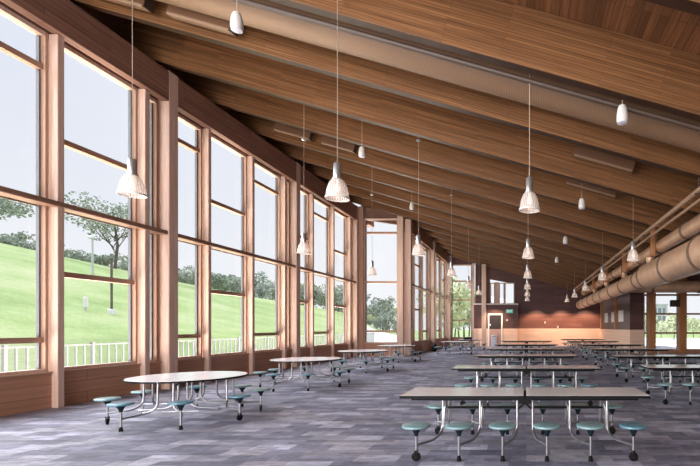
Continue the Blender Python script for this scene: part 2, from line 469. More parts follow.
# step in the window wall (faces the camera)
YJ = 24.45
XG3 = -6.79
jw = window(-8.98, -7.1, YJ, 0.72, 7.62, [6.83, 4.1, 1.38], 'tall window facing the hall where the window wall steps inward', axis='x')
struct(MB().bbox(-9.2, -8.98, YJ - 0.3, YJ + 0.06, 0, 8.25, 0.01).build('window_post', M['frame']), 'dark edge post on the left of the inward-facing step window', 'window post')
struct(MB().bbox(-7.1, -6.78, YJ - 0.3, YJ, 0, 7.75, 0.01).build('window_post', M['post']), 'timber post on the right of the step window', 'window post')
v = MB(); v.prism([(-9.2, 7.62), (-6.5, 7.2), (-6.5, zd(-6.5)), (-9.2, zd(-9.2))], 'y', YJ + 0.0, YJ + 0.2)
struct(v.build('wall_step', M['eave']), 'dark sloping head above the step window', 'wall')
struct(MB().bbox(-9.2, -8.78, YJ + 0.25, YJ + 0.9, 7.36, 8.1, 0.01).build('eave_beam', M['eave']), 'stub end of the eave beam seen through the step window', 'eave beam')

cols3 = [24.3, 30.58, 36.86]
glazed_side(cols3, XG3, 6.95, 0, 'on the far window wall', ['near', 'end'], dp=0.07, pd=0.13)
for i, y in enumerate(cols3):
    o = MB().bbox(-6.72, -6.39, y, y + 0.3, 0, zb(-6.5) + 0.02, 0.012).build('column', M['post'])
    struct(o, f'timber column on the far window wall, {["beside the step window", "halfway along it", "at its far end"][i]}', 'column')
struct(MB().box(-7.15, -6.9, 24.65, 38.4, 6.9, 8.6).build('wall_left_far', M['eave']))

# ------------------------------------------------------------------ end wall
window(-6.35, -4.62, 37.3, 0.72, 6.9, [5.5, 3.9, 2.2], 'tall end window at the far left corner of the hall', axis='x')
struct(MB().box(-6.4, -4.4, 37.25, 37.5, 6.9, 8.6).build('wall_end_upper', M['dark_wall']))
struct(MB().bbox(-4.62, -4.42, 37.15, 37.4, 0, 7.0, 0.01).build('window_post', M['post']), 'timber post on the right of the far end window', 'window post')
struct(MB().bbox(-3.67, -3.32, 36.0, 36.3, 0, zb(-3.5) + 0.05, 0.012).build('column', M['post']), 'free-standing pale timber column left of the end wall door', 'column')
# low block with the door
dw = MB().box(-4.42, -0.75, 37.0, 37.9, 1.5, 3.5); struct(dw.build('wall_door', M['dark_wall']), 'dark wood upper face of the low block around the door', 'wall')
struct(MB().box(-4.42, -0.75, 36.97, 37.9, 0.0, 1.5).build('trim_1', M['wainscot']), 'pale pinkish wainscot of the door block', 'wainscot')
struct(MB().bbox(-4.44, -0.70, 36.85, 38.0, 3.5, 3.6, 0.01).build('trim_2', M['ledge']), 'pale ledge on top of the door block', 'ledge')
# clerestory over it
e = MB()
e.prism([(-4.42, 3.6), (-3.15, 3.6), (-3.15, zd(-3.15)), (-4.42, zd(-4.42))], 'y', 38.0, 38.2)
e.prism([(-3.15, 5.75), (-0.75, 5.3), (-0.75, zd(-0.75)), (-3.15, zd(-3.15))], 'y', 38.0, 38.2)
e.prism([(-1.02, 3.6), (-0.75, 3.6), (-0.75, 5.3), (-1.02, 5.35)], 'y', 38.0, 38.2)
struct(e.build('wall_end_left', M['dark_wall']), 'dark wall around the small upper windows', 'wall')
for i, (a, b) in enumerate(((-3.15, -2.72), (-2.4, -1.9), (-1.9, -1.02))):
    window(a, b, 38.1, 3.62, 5.45, [], f'small upper window above the door block, {["left", "middle", "right"][i]} of three', sill=False, axis='x')
struct(MB().box(-2.72, -2.4, 38.0, 38.2, 3.6, 5.5).build('window_post', M['post']), 'wide timber post between the upper windows', 'window post')
# main end wall
e = MB(); e.prism([(-0.75, 2.75), (6.4, 2.75), (6.4, zd(6.4)), (-0.75, zd(-0.75))], 'y', 38.0, 38.2)
struct(e.build('wall_end', M['dark_wall']), 'dark brown wood upper part of the end wall', 'wall')
struct(MB().box(-0.75, 6.4, 37.97, 38.2, 1.5, 2.75).build('wall_end_lower', M['washer_lit_wall']), 'end wall boards above the pale band, reddened for washer light', 'wall')
struct(MB().box(-0.75, 6.4, 37.94, 38.2, 0, 1.5).build('trim_3', M['wainscot']), 'bright pale wood wainscot along the end wall', 'wainscot')
# right side wall with notices, and its end facing the hall
e = MB(); e.box(6.36, 6.5, 27.0, 38.2, 1.45, zd(6.5)); struct(e.build('wall_right_far', M['grey_wall']), 'mauve grey side wall carrying the notices', 'wall')
struct(MB().box(6.33, 6.5, 27.0, 38.2, 0, 1.45).build('trim_4', M['wainscot']), 'pale wainscot below the notices', 'wainscot')
struct(MB().box(6.32, 7.15, 26.85, 27.0, 1.45, zd(7.15) + 0.1).build('wall_right_end', M['dark_wall']), 'dark end face of the side wall beside the right windows', 'wall')
struct(MB().box(6.31, 7.15, 26.82, 27.0, 0, 1.45).build('trim_5', M['wainscot']), 'pale wainscot on the wall end beside the right windows', 'wainscot')
# right windows
RW = [(7.15, 7.45), (7.83, 9.30), (9.72, 11.3)]
for i, (a, b) in enumerate(RW):
    window(a, b, 27.0, 0.22, 4.35, [3.58, 2.42, 1.25], f'right side window, {["narrow one beside the wall end", "one between the two orange posts", "one at the right edge"][i]}', axis='x')
for i, (a, b) in enumerate(((7.45, 7.83), (9.30, 9.72))):
    struct(MB().bbox(a, b, 26.7, 27.05, 0, 4.75, 0.012).build('column', M['orange_post']), f'orange timber post, {["left", "right"][i]} of the two between the right windows', 'column')
struct(MB().box(7.15, 11.7, 26.98, 27.15, 4.35, zd(6.9) + 0.05).build('wall_right_head', M['dark_wall']), 'dark wall above the right windows', 'wall')
struct(MB().box(11.6, 11.9, Y0, 27.2, 0, 4.9).build('wall_right', M['warm_wall']), 'plain right wall of the hall', 'wall')
struct(MB().box(-9.8, 11.9, Y0 - 0.2, Y0, 0, 9.4).build('wall_back', M['warm_wall']), 'plain wall behind the viewpoint', 'wall')

# the door
d = empty('door_1', (-2.62, 36.97, 0)); struct(d, 'pale framed glazed door in the low block on the end wall', 'door')
f = MB(); f.bbox(-0.62, -0.50, -0.08, 0.02, 0, 2.75, 0.01); f.bbox(0.50, 0.62, -0.08, 0.02, 0, 2.75, 0.01); f.bbox(-0.5, 0.5, -0.08, 0.02, 2.63, 2.75, 0.01)
f.build('door_frame', M['door_frame'], d)
f = MB(); f.bbox(-0.5, 0.5, -0.03, 0.0, 0, 1.45, 0.005); f.build('door_leaf', M['door_leaf'], d)
f = MB(); f.box(-0.5, 0.5, -0.02, 0.0, 1.45, 2.63); f.build('door_glass', M['dark_glass'], d)
f = MB(); f.tube([(0.38, -0.08, 1.0), (0.38, -0.08, 1.25)], 0.02); f.box(0.36, 0.40, -0.08, -0.02, 1.0, 1.03); f.box(0.36, 0.40, -0.08, -0.02, 1.22, 1.25); f.build('handle', M['silver'], d)

# exit sign
s = empty('exit_sign', (-1.42, 36.98, 2.95)); tag(s, 'green exit sign on the dark wall right of the door', 'sign')
MB().bbox(-0.29, 0.29, -0.07, 0.0, -0.16, 0.16, 0.01).build('sign_panel', M['sign_green'], s)
lt = MB()
def stroke(x0, x1, z0, z1): lt.box(x0, x1, -0.078, -0.069, z0, z1)
x = -0.22
stroke(x, x + .025, -.08, .08); [stroke(x, x + .08, z, z + .025) for z in (-.08, -.0125, .055)]
x = -0.105
for sg in (1, -1):
    lt.add([(x + 0.0, -0.078, -.08 * sg), (x + .028, -0.078, -.08 * sg), (x + .09, -0.078, .08 * sg), (x + .062, -0.078, .08 * sg)], [(0, 1, 2, 3)])
x = 0.035; stroke(x, x + .025, -.08, .08)
x = 0.095; stroke(x, x + .10, .055, .08); stroke(x + .0375, x + .0625, -.08, .055)
lt.build('lettering', M['sign_text'], s)

# small white wall devices
for (x, y, z, lab) in ((-1.62, 36.93, 2.2, 'small white wall device right of the door'), (-3.05, 36.93, 1.8, 'small white wall device on the dark wall beside the door frame'),
                       (1.6, 37.93, 2.02, 'small white wall device on the reddish end wall above the pale band'), (2.7, 37.93, 1.64, 'small white wall device at the upper edge of the pale band')):
    o = MB().bbox(-0.06, 0.06, -0.045, 0.035, -0.08, 0.08, 0.012).build('wall_device', M['white']); o.location = (x, y, z)
    tag(o, lab, 'wall device')
# notices and pilasters on the right side wall
for i, (y, w) in enumerate(((35.0, 1.4), (32.2, 1.4), (29.6, 1.5))):
    o = MB().bbox(-0.02, 0.0, -w / 2, w / 2, -0.38, 0.38, 0.004).build('wall_notice', M['paper']); o.location = (6.355, y, 2.35)
    tag(o, f'white paper notice on the mauve side wall, {["farthest from the right windows", "middle of three", "nearest the right windows"][i]}', 'notice')
for i, y in enumerate((36.9, 31.0)):
    struct(MB().bbox(6.2, 6.36, y - 0.15, y + 0.15, 1.46, 4.2, 0.01).build('pilaster', M['orange_post']), f'orange wood pilaster on the notice wall, {["at the far corner", "between the notices"][i]}', 'pilaster')

# ------------------------------------------------------------------ ducts and pipes on the right
def ring(mb, c, r, ax='y'):
    prof = [(r - 0.02, -0.05), (r + 0.03, -0.05), (r + 0.03, 0.05), (r - 0.02, 0.05)]
    b = MB(); b.lathe(prof, n=28, cap=False)
    b.add([], [])
    for (x, y, z) in b.v: pass
    vs = [(c[0] + x, c[1] + z, c[2] + y) for (x, y, z) in b.v]
    mb.add(vs, b.f, True)
def ycyl(mb, x, z, prof, n=28):
    """prof: (r, y)"""
    b = MB(); b.lathe(prof, n=n)
    mb.add([(x + p[0], p[2], z + p[1]) for p in b.v], b.f, True)
big = empty('ceiling_duct', (4.2, 8, 3.36)); tag(big, 'large round tan air duct with dark flange rings, lowest on the right', 'duct')
m = MB(); ycyl(m, 0, 0, [(0.42, -4.0), (0.42, 7.1), (0.32, 7.9), (0.32, 26.5)]); m.build('duct_body', M['duct'], big)
for y in [2.3, 4.7, 7.1] + [8.3 + 2.4 * k for k in range(8)]:
    r = 0.42 if y <= 7.2 else 0.32
    m = MB(); ring(m, (0, y, 0), r); m.build('flange_ring', M['duct_ring'], big)
for y in (5.5, 10.3, 16, 21):
    m = MB(); m.tube([(-0.25, y, 0.3), (-0.25, y, zd(3.95) - 3.37)], 0.012, 6); m.build('hanger_rod', M['dark_pipe'], big)
up = empty('ceiling_duct', (4.35, 8, 4.22)); tag(up, 'slimmer tan round duct running above the large one on the right', 'duct')
m = MB(); ycyl(m, 0, 0, [(0.2, -4.0), (0.2, 25.5)]); m.build('duct_body', M['duct'], up)
for y in [1.5 + 2.4 * k for k in range(10)]:
    m = MB(); ring(m, (0, y, 0), 0.195); m.build('flange_ring', M['duct_ring'], up)
br = empty('ceiling_duct', (4.52, 21.5, 3.58)); tag(br, 'tan branch duct running sideways over the right windows', 'duct')
m = MB(); m.tube([(0, 0, 0), (6.9, 0, 0)], 0.29, 20); m.build('duct_body', M['duct'], br)
for x in (1.6, 3.9):
    b = MB(); b.lathe([(0.28, -0.05), (0.32, -0.05), (0.32, 0.05), (0.28, 0.05)], n=20, cap=False)
    m = MB(); m.add([(x + p[2], p[0], p[1]) for p in b.v], b.f, True); m.build('flange_ring', M['duct_ring'], br)
for i in range(4):
    y = 15.5 + 4.2 * i
    m = MB(); m.tube(smooth_path([(4.35, y, 4.1), (4.35, y, 3.95), (4.62, y + 0.25, 3.62)]), 0.14, 14)
    o = m.build('ceiling_duct_connector', M['duct']); tag(o, f'short bent duct elbow between the two right ducts, {ORD[i]} from the front', 'duct elbow')
pp = empty('ceiling_pipe', (3.6, 8, 4.46)); tag(pp, 'thick tan pipe running along the top of the right duct bank', 'pipe')
m = MB(); m.tube([(0, -4, 0), (0, 25, 0)], 0.06, 12); m.build('pipe_run', M['pipe'], pp)
for y in (1.2, 5.4, 9.6, 13.8, 18):
    m = MB(); m.tube([(0, y, 0.05), (0, y, zd(3.6) - 4.46)], 0.01, 6); m.box(-0.08, 0.08, y - 0.03, y + 0.03, -0.09, -0.06); m.build('hanger_rod', M['dark_pipe'], pp)
p2 = empty('ceiling_pipe', (3.66, 8, 4.29)); tag(p2, 'thinner tan pipe just below the thick pipe on the right', 'pipe')
m = MB(); m.tube([(0, -4, 0), (0, 25, 0)], 0.035, 10); m.build('pipe_run', M['pipe'], p2)
for i in range(6):
    y = 9.9 + 4.2 * i
    o = MB().bbox(4.0, 4.16, y, y + 0.16, 3.9, zd(4.1) - 0.02, 0.008).build('ceiling_hanger', M['orange_post'])
    tag(o, f'short timber hanger post behind the right pipes, {ORD[i]} from the front', 'hanger post')

# spiral duct and conduit between the first beams
def along_roof(y, dz, x0, x1): return [(x0, y, zb(x0) + dz), (x1, y, zb(x1) + dz)]
def spiral_mat():
    m, nt, b = new_mat('spiral_duct')
    tc = N(nt, 'ShaderNodeTexCoord'); w = N(nt, 'ShaderNodeTexWave', Scale=7.0, Distortion=0.3); w.bands_direction = 'X'
    nt.links.new(tc.outputs['Object'], w.inputs['Vector'])
    c = ramp(nt, w.outputs['Color'], [(0.0, (0.19, 0.105, 0.058)), (1.0, (0.235, 0.135, 0.075))])
    nt.links.new(c, b.inputs['Base Color']); b.inputs['Roughness'].default_value = 0.5; b.inputs['Metallic'].default_value = 0.15
    bump(nt, b, w.outputs['Color'], 0.15, 0.006)
    return m
M['spiral'] = spiral_mat()
o = MB().tube(along_roof(8.12, 0.40, -8.9, 6.9), 0.36, 28).build('ceiling_spiral_duct', M['spiral']); tag(o, 'big tan spiral duct sloping between the first two roof beams', 'duct')
o = MB().tube(along_roof(7.36, 0.0, -8.9, 6.9), 0.045, 10).build('ceiling_conduit', M['dark_pipe']); tag(o, 'dark conduit pipe sloping beside the spiral duct', 'pipe')

# linear fixtures clipped to beam faces
def fixture(yb, xa, xb, dz, label, hgt=0.24):
    r = empty('ceiling_fixture', (xa, yb - 0.105, zb(xa) + dz), 0); r.rotation_euler = (0, -ang, 0)
    tag(r, label, 'light fixture', 'brown linear fixtures on the beam faces')
    L = (xb - xa) / math.cos(ang)
    m = MB(); m.prism([(-0.22, 0.0), (-0.40, 0.0), (-0.40, hgt), (-0.22, hgt)], 'x', 0, L); m.build('housing', M['fixture'], r)
    m = MB(); m.prism([(-0.36, -0.02), (-0.41, -0.02), (-0.41, 0.02), (-0.36, 0.0)], 'x', 0.02, L - 0.02); m.build('diffuser', M['fixture_light'], r)
    m = MB(); m.prism([(-0.21, -0.01), (-0.41, -0.01), (-0.41, hgt + 0.01), (-0.21, hgt + 0.01)], 'x', L, L + 0.02); m.build('end_cap', M['dark_pipe'], r)
    for u in (0.2, L - 0.2):
        MB().box(u - 0.02, u + 0.02, -0.23, 0.01, hgt * 0.5 - 0.02, hgt * 0.5 + 0.02).build('bracket', M['dark_pipe'], r)
fixture(9.17, -8.75, -7.55, 0.08, 'brown linear fixture on the beam face at the upper left corner')
fixture(9.17, -7.1, -5.85, 0.08, 'brown linear fixture beside the upper left hanging speaker')
fixture(11.27, 1.15, 2.6, 0.42, 'brown linear fixture on a beam face, below the right hanging speaker')
fixture(13.37, 1.15, 2.6, 0.42, 'brown linear fixture one beam behind the fixture below the right speaker')
fixture(15.47, -8.6, -7.4, 0.2, 'brown linear fixture on a far beam near the left eave')
fixture(15.47, -7.0, -5.9, 0.2, 'brown linear fixture on a far beam left of the second pendant')

# ------------------------------------------------------------------ pendants
def make_pendant():
    r = empty('pendant_lamp')
    prof_o = [(0.062, 0.30), (0.085, 0.285), (0.115, 0.24), (0.14, 0.18), (0.157, 0.11), (0.167, 0.04), (0.172, 0.0)]
    prof_i = [(x - 0.006, z) for x, z in prof_o[::-1]]
    MB().lathe(prof_o + prof_i, n=36, cap=False).build('lamp_shade', M['shade'], r)
    MB().lathe([(0.166, -0.012), (0.178, -0.012), (0.178, 0.012), (0.166, 0.012)], n=36, cap=False).build('shade_rim', M['white'], r)
    MB().lathe([(0.03, 0.28), (0.07, 0.28), (0.07, 0.31), (0.058, 0.32), (0.058, 0.52), (0.045, 0.54), (0.012, 0.55)], n=20).build('lamp_housing', M['silver'], r)
    b = MB().lathe([(0.012, 0.10), (0.035, 0.115), (0.042, 0.15), (0.03, 0.20), (0.02, 0.28)], n=14).build('bulb', M['lamp_glow'], r)
    return r
proto = make_pendant()
first = [True]
def pendant(x, y, z, label):
    if first[0]: r = proto; first[0] = False
    else: r = copy_tree(proto)
    r.location = (x, y, z); tag(r, label, 'pendant lamp', 'glass pendant lamps')
    top = zd(x) + 0.02
    MB().tube([(0, 0, 0.54), (0, 0, top - z)], 0.006, 6).build('cord', M['cord'], r)
    MB().lathe([(0.06, 0), (0.06, -0.03), (0.02, -0.05)], n=14, cz=top - z - 0.02).build('ceiling_canopy', M['silver'], r)
    l = bpy.data.lights.new('pendant_light', 'POINT'); l.energy = 0.6; l.color = (1, 0.80, 0.66); l.shadow_soft_size = 0.03
    lo = bpy.data.objects.new('pendant_light', l); COL.objects.link(lo); lo.parent = r; lo.location = (0, 0, 0.06)
PY = [7.35 + 5.03 * k for k in range(6)]
for k in range(6): pendant(0.05, PY[k], 3.56, f'glass bell pendant lamp, {ORD[k]} from the front in the middle row')
for k in range(1, 6): pendant(3.0, PY[k], 3.49, f'glass bell pendant lamp beside the right duct bank, {ORD[k-1]} from the front')
pendant(-6.0, 6.7, 3.62, 'glass bell pendant lamp hanging in front of the nearest window bay')
pendant(-6.07, 12.0, 3.62, 'glass bell pendant lamp hanging before the column after the second bay')
pendant(-5.95, 16.95, 3.62, 'glass bell pendant lamp hanging in front of the step window')
pendant(-2.9, 6.75, 3.58, 'large glass bell pendant lamp hanging left of centre high before the eave')
pendant(-2.92, 11.9, 3.56, 'glass bell pendant lamp hanging just right of the step window')
for k, y in enumerate((16.9, 21.8, 26.7)):
    pendant(-2.88, y, 3.58, f'small far glass bell pendant lamp before the end windows, {ORD[k]} from the front')

# hanging speakers
def make_speaker():
    r = empty('hanging_speaker')
    MB().lathe([(0.02, 0.15), (0.05, 0.14), (0.072, 0.09), (0.085, 0.0), (0.088, -0.07), (0.08, -0.11)], n=20).build('speaker_body', M['white'], r)
    MB().lathe([(0.078, -0.108), (0.078, -0.125), (0.03, -0.14)], n=20).build('grille', M['bin'], r)
    return r
sp0 = make_speaker()
for k, (x, y, z, lab) in enumerate(((1.56, 7.17, 5.06, 'white egg-shaped hanging speaker high on the right, nearest'),
        (1.57, 12.5, 5.10, 'white hanging speaker under the right fixtures, second in its row'),
        (1.56, 17.7, 5.10, 'small white hanging speaker, third in the row right of the middle pendants'),
        (1.57, 22.9, 5.10, 'tiny white hanging speaker, fourth in the row right of the middle pendants'),
        (-4.72, 7.17, 6.57, 'white egg-shaped hanging speaker at the top left beside the spiral duct'),
        (-4.74, 12.67, 6.64, 'white hanging speaker in the left row above the second pendant'),
        (-4.77, 18.3, 6.64, 'small white hanging speaker above the step window'))):
    r = sp0 if k == 0 else copy_tree(sp0)
    r.location = (x, y, z); tag(r, lab, 'speaker', 'hanging speakers')
    for ch in r.children: ch.scale = (1.07, 1.07, 1.07)
    MB().tube([(0, 0, 0.14), (0, 0, (zb(x) if abs(y - 7.17) < 0.1 else zd(x)) + 0.02 - z)], 0.005, 6).build('cord', M['cord'], r)

# ------------------------------------------------------------------ tables
def seat_mesh(mat):
    return MB().lathe([(0.02, 0.395), (0.12, 0.40), (0.16, 0.408), (0.168, 0.42), (0.165, 0.434), (0.15, 0.44), (0.03, 0.437)], n=28).mesh('stool_seat', mat)
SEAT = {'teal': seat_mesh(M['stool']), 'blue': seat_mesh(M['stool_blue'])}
SUP = MB().lathe([(0.02, 0.30), (0.028, 0.33), (0.05, 0.375), (0.075, 0.398), (0.02, 0.40)], n=16).mesh('seat_support', M['support'])
POST = MB().tube([(0, 0, 0.045), (0, 0, 0.33)], 0.017, 10).mesh('stool_post', M['chrome'])
FOOT = MB().lathe([(0.026, 0.0), (0.028, 0.02), (0.02, 0.06), (0.018, 0.07)], n=12).mesh('rubber_foot', M['rubber'])
def caster():
    m = MB()
    b = MB(); b.lathe([(0.02, -0.016), (0.044, -0.016), (0.055, -0.008), (0.055, 0.008), (0.044, 0.016), (0.02, 0.016)], n=20)
    m.add([(p[0], p[2], p[1] + 0.055) for p in b.v], b.f, True)
    m.box(-0.012, 0.012, -0.026, -0.019, 0.05, 0.125); m.box(-0.012, 0.012, 0.019, 0.026, 0.05, 0.125); m.box(-0.018, 0.018, -0.026, 0.026, 0.115, 0.13)
    return m.mesh('caster', M['rubber'])
CAST = caster()
def mo(name, me, parent, loc=(0, 0, 0), rz=0):
    o = bpy.data.objects.new(name, me); COL.objects.link(o); o.parent = parent; o.location = loc; o.rotation_euler = (0, 0, rz)
    return o
def stool(root, x, y, colour, wheel, rz=0):
    s = mo('stool', SEAT[colour], root, (x, y, 0), rz)
    mo('seat_support', SUP, s); mo('stool_post', POST, s)
    mo('caster', CAST, s) if wheel else mo('rubber_foot', FOOT, s)

XS = (0.265, 0.787, 1.298); XT = (0.10, 0.58, 1.06); YSt = 0.66
def make_long_table():
    r = empty('cafeteria_table')
    for s in (-1, 1):
        a, b = sorted((s * 0.012, s * 1.58))
        top = MB().bbox(a + 0.004, b - 0.004, -0.376, 0.376, 0.712, 0.74, 0.004).build('tabletop', M['tabletop'], r)
        e = MB(); e.box(a, b, -0.381, -0.375, 0.700, 0.737); e.box(a, b, 0.375, 0.381, 0.700, 0.737)
        e.box(a, a + 0.006, -0.375, 0.375, 0.700, 0.737); e.box(b - 0.006, b, -0.375, 0.375, 0.700, 0.737)
        e.build('edge_band', M['edge'], top)
        ap = MB()
        a2, b2 = sorted((s * 0.08, s * 1.45))
        for y in (-0.30, 0.27): ap.box(a2, b2, y, y + 0.03, 0.665, 0.712)
        ap.build('apron', M['black'], r)
        a3, b3 = sorted((s * 0.10, s * 1.08))
        MB().box(a3, b3, 0.20, 0.235, 0.47, 0.50).build('cross_bar', M['black'], r)
        for sy in (-1, 1):
            for k in range(3):
                xs, xt = s * XS[k], s * XT[k]
                if k == 2: xt, xs = s * XT[2], s * XS[2]
                p = [(xt, sy * 0.22, 0.69), (xt, sy * 0.25, 0.27), (xt + (xs - xt) * 0.25, sy * 0.42, 0.20), (xs, sy * YSt, 0.19)]
                MB().tube(smooth_path(p), 0.016, 10).build('frame_tube', M['chrome'], r)
                if k:                                   # doubled strut beside the outer tubes
                    q = [(xt - s * 0.07, sy * 0.14, 0.69), (xt - s * 0.02, sy * 0.24, 0.58), (xt - s * 0.015, sy * 0.25, 0.30)]
                    MB().tube(smooth_path(q), 0.012, 8).build('strut', M['chrome'], r)
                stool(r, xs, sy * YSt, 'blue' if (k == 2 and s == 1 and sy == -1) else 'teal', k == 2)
    for y in (-0.29, 0.26):
        h = MB()
        for sg in (-1, 1):
            h.prism([(sg * 0.09, 0.70), (sg * 0.07, 0.715), (-sg * 0.09, 0.565), (-sg * 0.07, 0.55)], 'y', y, y + 0.015)
        h.bbox(-0.075, 0.075, y - 0.005, y + 0.03, 0.62, 0.71, 0.01)
        h.build('fold_hinge', M['black'], r)
    return r

def make_round_table():
    r = empty('round_cafeteria_table')
    R = 0.86
    for s in (-1, 1):
        n = 28
        arc = [(s * 0.012 + s * R * math.cos(a), R * math.sin(a)) for a in [(-PI / 2 + PI * k / n) for k in range(n + 1)]]
        top = MB(); top.prism([(x * 0.994, y * 0.994) for x, y in arc], 'z', 0.714, 0.74)
        t = top.build('tabletop', M['roundtop'], r)
        eb = MB()
        for k in range(n):
            (x0, y0), (x1, y1) = arc[k], arc[k + 1]
            eb.add([(x0, y0, 0.706), (x1, y1, 0.706), (x1, y1, 0.736), (x0, y0, 0.736), (x0 * .97, y0 * .97, 0.706), (x1 * .97, y1 * .97, 0.706)], [(0, 1, 2, 3), (0, 4, 5, 1)])
        eb.build('edge_band', M['edge'], t)
        MB().box(*sorted((s * 0.1, s * 0.6)), -0.02, 0.02, 0.66, 0.712).build('apron', M['black'], r)
    for k in range(8):
        a = PI / 8 + k * PI / 4
        ca, sa = math.cos(a), math.sin(a)
        b = a + (0.22 if k % 2 else -0.22)
        cb, sb = math.cos(b), math.sin(b)
        p = [(0.66 * cb, 0.66 * sb, 0.71), (0.67 * cb, 0.67 * sb, 0.28), (0.78 * ca, 0.78 * sa, 0.20), (1.08 * ca, 1.08 * sa, 0.19)]
        MB().tube(smooth_path(p), 0.017, 10).build('frame_tube', M['chrome'], r)
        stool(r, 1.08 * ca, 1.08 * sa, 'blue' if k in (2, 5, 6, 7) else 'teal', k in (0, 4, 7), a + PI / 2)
    for s in (-1, 1):
        for y in (-0.2, 0.2):
            p = [(s * 0.07, y, 0.70), (s * 0.07, y, 0.32), (s * 0.22, y, 0.21), (s * 0.62, y * 1.5, 0.20)]
            MB().tube(smooth_path(p), 0.017, 10).build('frame_tube', M['chrome'], r)
    for y in (-0.52, 0.52):
        MB().tube([(-0.42, y, 0.20), (0.42, y, 0.20)], 0.013, 8).build('cross_bar', M['chrome'], r)
    for y in (-0.3, 0.28):
        h = MB()
        for sg in (-1, 1):
            h.prism([(sg * 0.09, 0.70), (sg * 0.07, 0.713), (-sg * 0.09, 0.60), (-sg * 0.07, 0.585)], 'y', y, y + 0.02)
        h.build('fold_hinge', M['black'], r)
    return r

lt0 = make_long_table(); used = [False]
def long_table(x, y, label, group):
    r = copy_tree(lt0) if used[0] else lt0
    used[0] = True
    r.location = (x, y, 0); tag(r, label, 'table', group)
rows = [5.92, 9.62, 13.62, 17.8, 22.2, 27.8]
for k, y in enumerate(rows):
    long_table((-0.02, 0.0, -0.02, 0, 0, 0.02)[k], y, f'long folding cafeteria table with teal stools, {ORD[k]} from the front in the middle row', 'long folding tables in the middle row')
for k, y in enumerate((9.75, 13.45, 17.7, 22.2, 27.6, 32.2)):
    long_table((4.17, 4.2, 4.18, 4.24, 4.15, 4.1)[k], y, f'long folding cafeteria table with teal stools in the right row, {ORD[k]} from the front', 'long folding tables in the right row')
rt0 = make_round_table()
RT = [(-5.97, 7.8, 'round folding table with stools nearest the front on the left'),
      (-6.0, 12.0, 'round folding table with stools beside the second window bay'),
      (-6.05, 16.3, 'round folding table with stools before the third window bay'),
      (-6.15, 20.9, 'round folding table with stools in front of the step window'),
      (-4.3, 26.4, 'far round folding table with stools, nearer of the two by the far window wall'),
      (-4.0, 31.2, 'far round folding table with stools before the end window')]
for k, (x, y, lab) in enumerate(RT):
    r = rt0 if k == 0 else copy_tree(rt0)
    r.location = (x, y, 0); r.rotation_euler = (0, 0, math.radians((9, 6, 3, -3, 4, 0)[k]))
    tag(r, lab, 'table', 'round folding tables by the windows')

# small things
b = empty('waste_bin', (-2.62, 35.6, 0)); tag(b, 'pale square waste bin standing in front of the end wall door', 'bin')
MB().bbox(-0.2, 0.2, -0.2, 0.2, 0, 0.85, 0.02).build('bin_body', M['bin'], b)
MB().bbox(-0.21, 0.21, -0.21, 0.21, 0.85, 0.98, 0.03).build('lid', M['bin'], b)
MB().box(-0.13, 0.13, -0.214, -0.205, 0.87, 0.93).build('opening', M['black'], b)
b = empty('backpack', (-6.1, 29.2, 0)); tag(b, 'small dark backpack standing by the far window wall', 'bag')
MB().lathe([(0.16, 0.0), (0.19, 0.05), (0.19, 0.28), (0.15, 0.42), (0.06, 0.5)], n=16).build('bag_body', M['black'], b)
MB().bbox(-0.12, 0.12, -0.25, -0.16, 0.06, 0.26, 0.02).build('front_pocket', M['black'], b)
MB().tube(smooth_path([(-0.05, 0, 0.48), (-0.05, 0, 0.57), (0.05, 0, 0.57), (0.05, 0, 0.48)]), 0.012, 6).build('strap', M['black'], b)
b = empty('serving_tray', (-4.15, 31.1, 0.74)); tag(b, 'black open box lying on the far round table', 'box')
m = MB(); m.box(-0.28, 0.28, -0.2, 0.2, 0, 0.02)
for q in ((-0.28, -0.26, -0.2, 0.2), (0.26, 0.28, -0.2, 0.2), (-0.26, 0.26, -0.2, -0.18), (-0.26, 0.26, 0.18, 0.2)): m.box(*q, 0.02, 0.16)
m.build('box_body', M['black'], b)
b = MB().bbox(-0.2, 0.2, -0.13, 0.13, 0, 0.10, 0.004).build('napkin_stack', M['paper']); b.location = (-4.15, 31.1, 0.762); tag(b, 'white paper bundle inside the black box on the far table', 'paper')
# speaker by right windows
s = empty('wall_speaker', (9.0, 26.75, 3.05)); tag(s, 'black box loudspeaker hanging in front of the right window', 'speaker')
MB().bbox(-0.26, 0.26, -0.2, 0.12, -0.2, 0.2, 0.02).build('speaker_body', M['black'], s)
MB().bbox(-0.22, 0.22, -0.215, -0.2, -0.16, 0.16, 0.005).build('grille', M['dark_pipe'], s)
MB().box(0.24, 0.32, -0.03, 0.03, -0.03, 0.03).build('mount_bracket', M['black'], s)
MB().tube([(0.3, 0, 0), (0.3, 0, 1.1)], 0.02, 8).build('mount_rod', M['black'], s)

# ------------------------------------------------------------------ outdoors
def hill(x, y):
    t = max(0.0, min(1.0, (-x - 15.0) / 45.0)); t = t * t * (3 - 2 * t) * 0.45 + t * 0.55
    crest = max(1.5, 10.9 - 0.062 * (y - 50))
    back = max(0.0, (-x - 62)) * 0.03
    d = -x / max(y, 1.0); fd = max(0.0, min(1.0, (d - 0.30) / 0.11)); fd = fd * fd * (3 - 2 * fd)
    return -0.35 + ((crest + 0.35) * t - back + 0.25 * math.sin(x * 0.13 + y * 0.07) * t) * (0.12 + 0.88 * fd)
g = MB(); xs = [-10 - 3 * i for i in range(60)]; ys = [-20 + 5 * j for j in range(64)]
vv = [(x, y, hill(x, y)) for y in ys for x in xs]; W = len(xs)
g.add(vv, [(j * W + i, j * W + i + 1, (j + 1) * W + i + 1, (j + 1) * W + i) for j in range(len(ys) - 1) for i in range(W - 1)], True)
struct(g.build('hill', M['grass']), 'bright green grassy hillside outside the left windows', 'hillside')
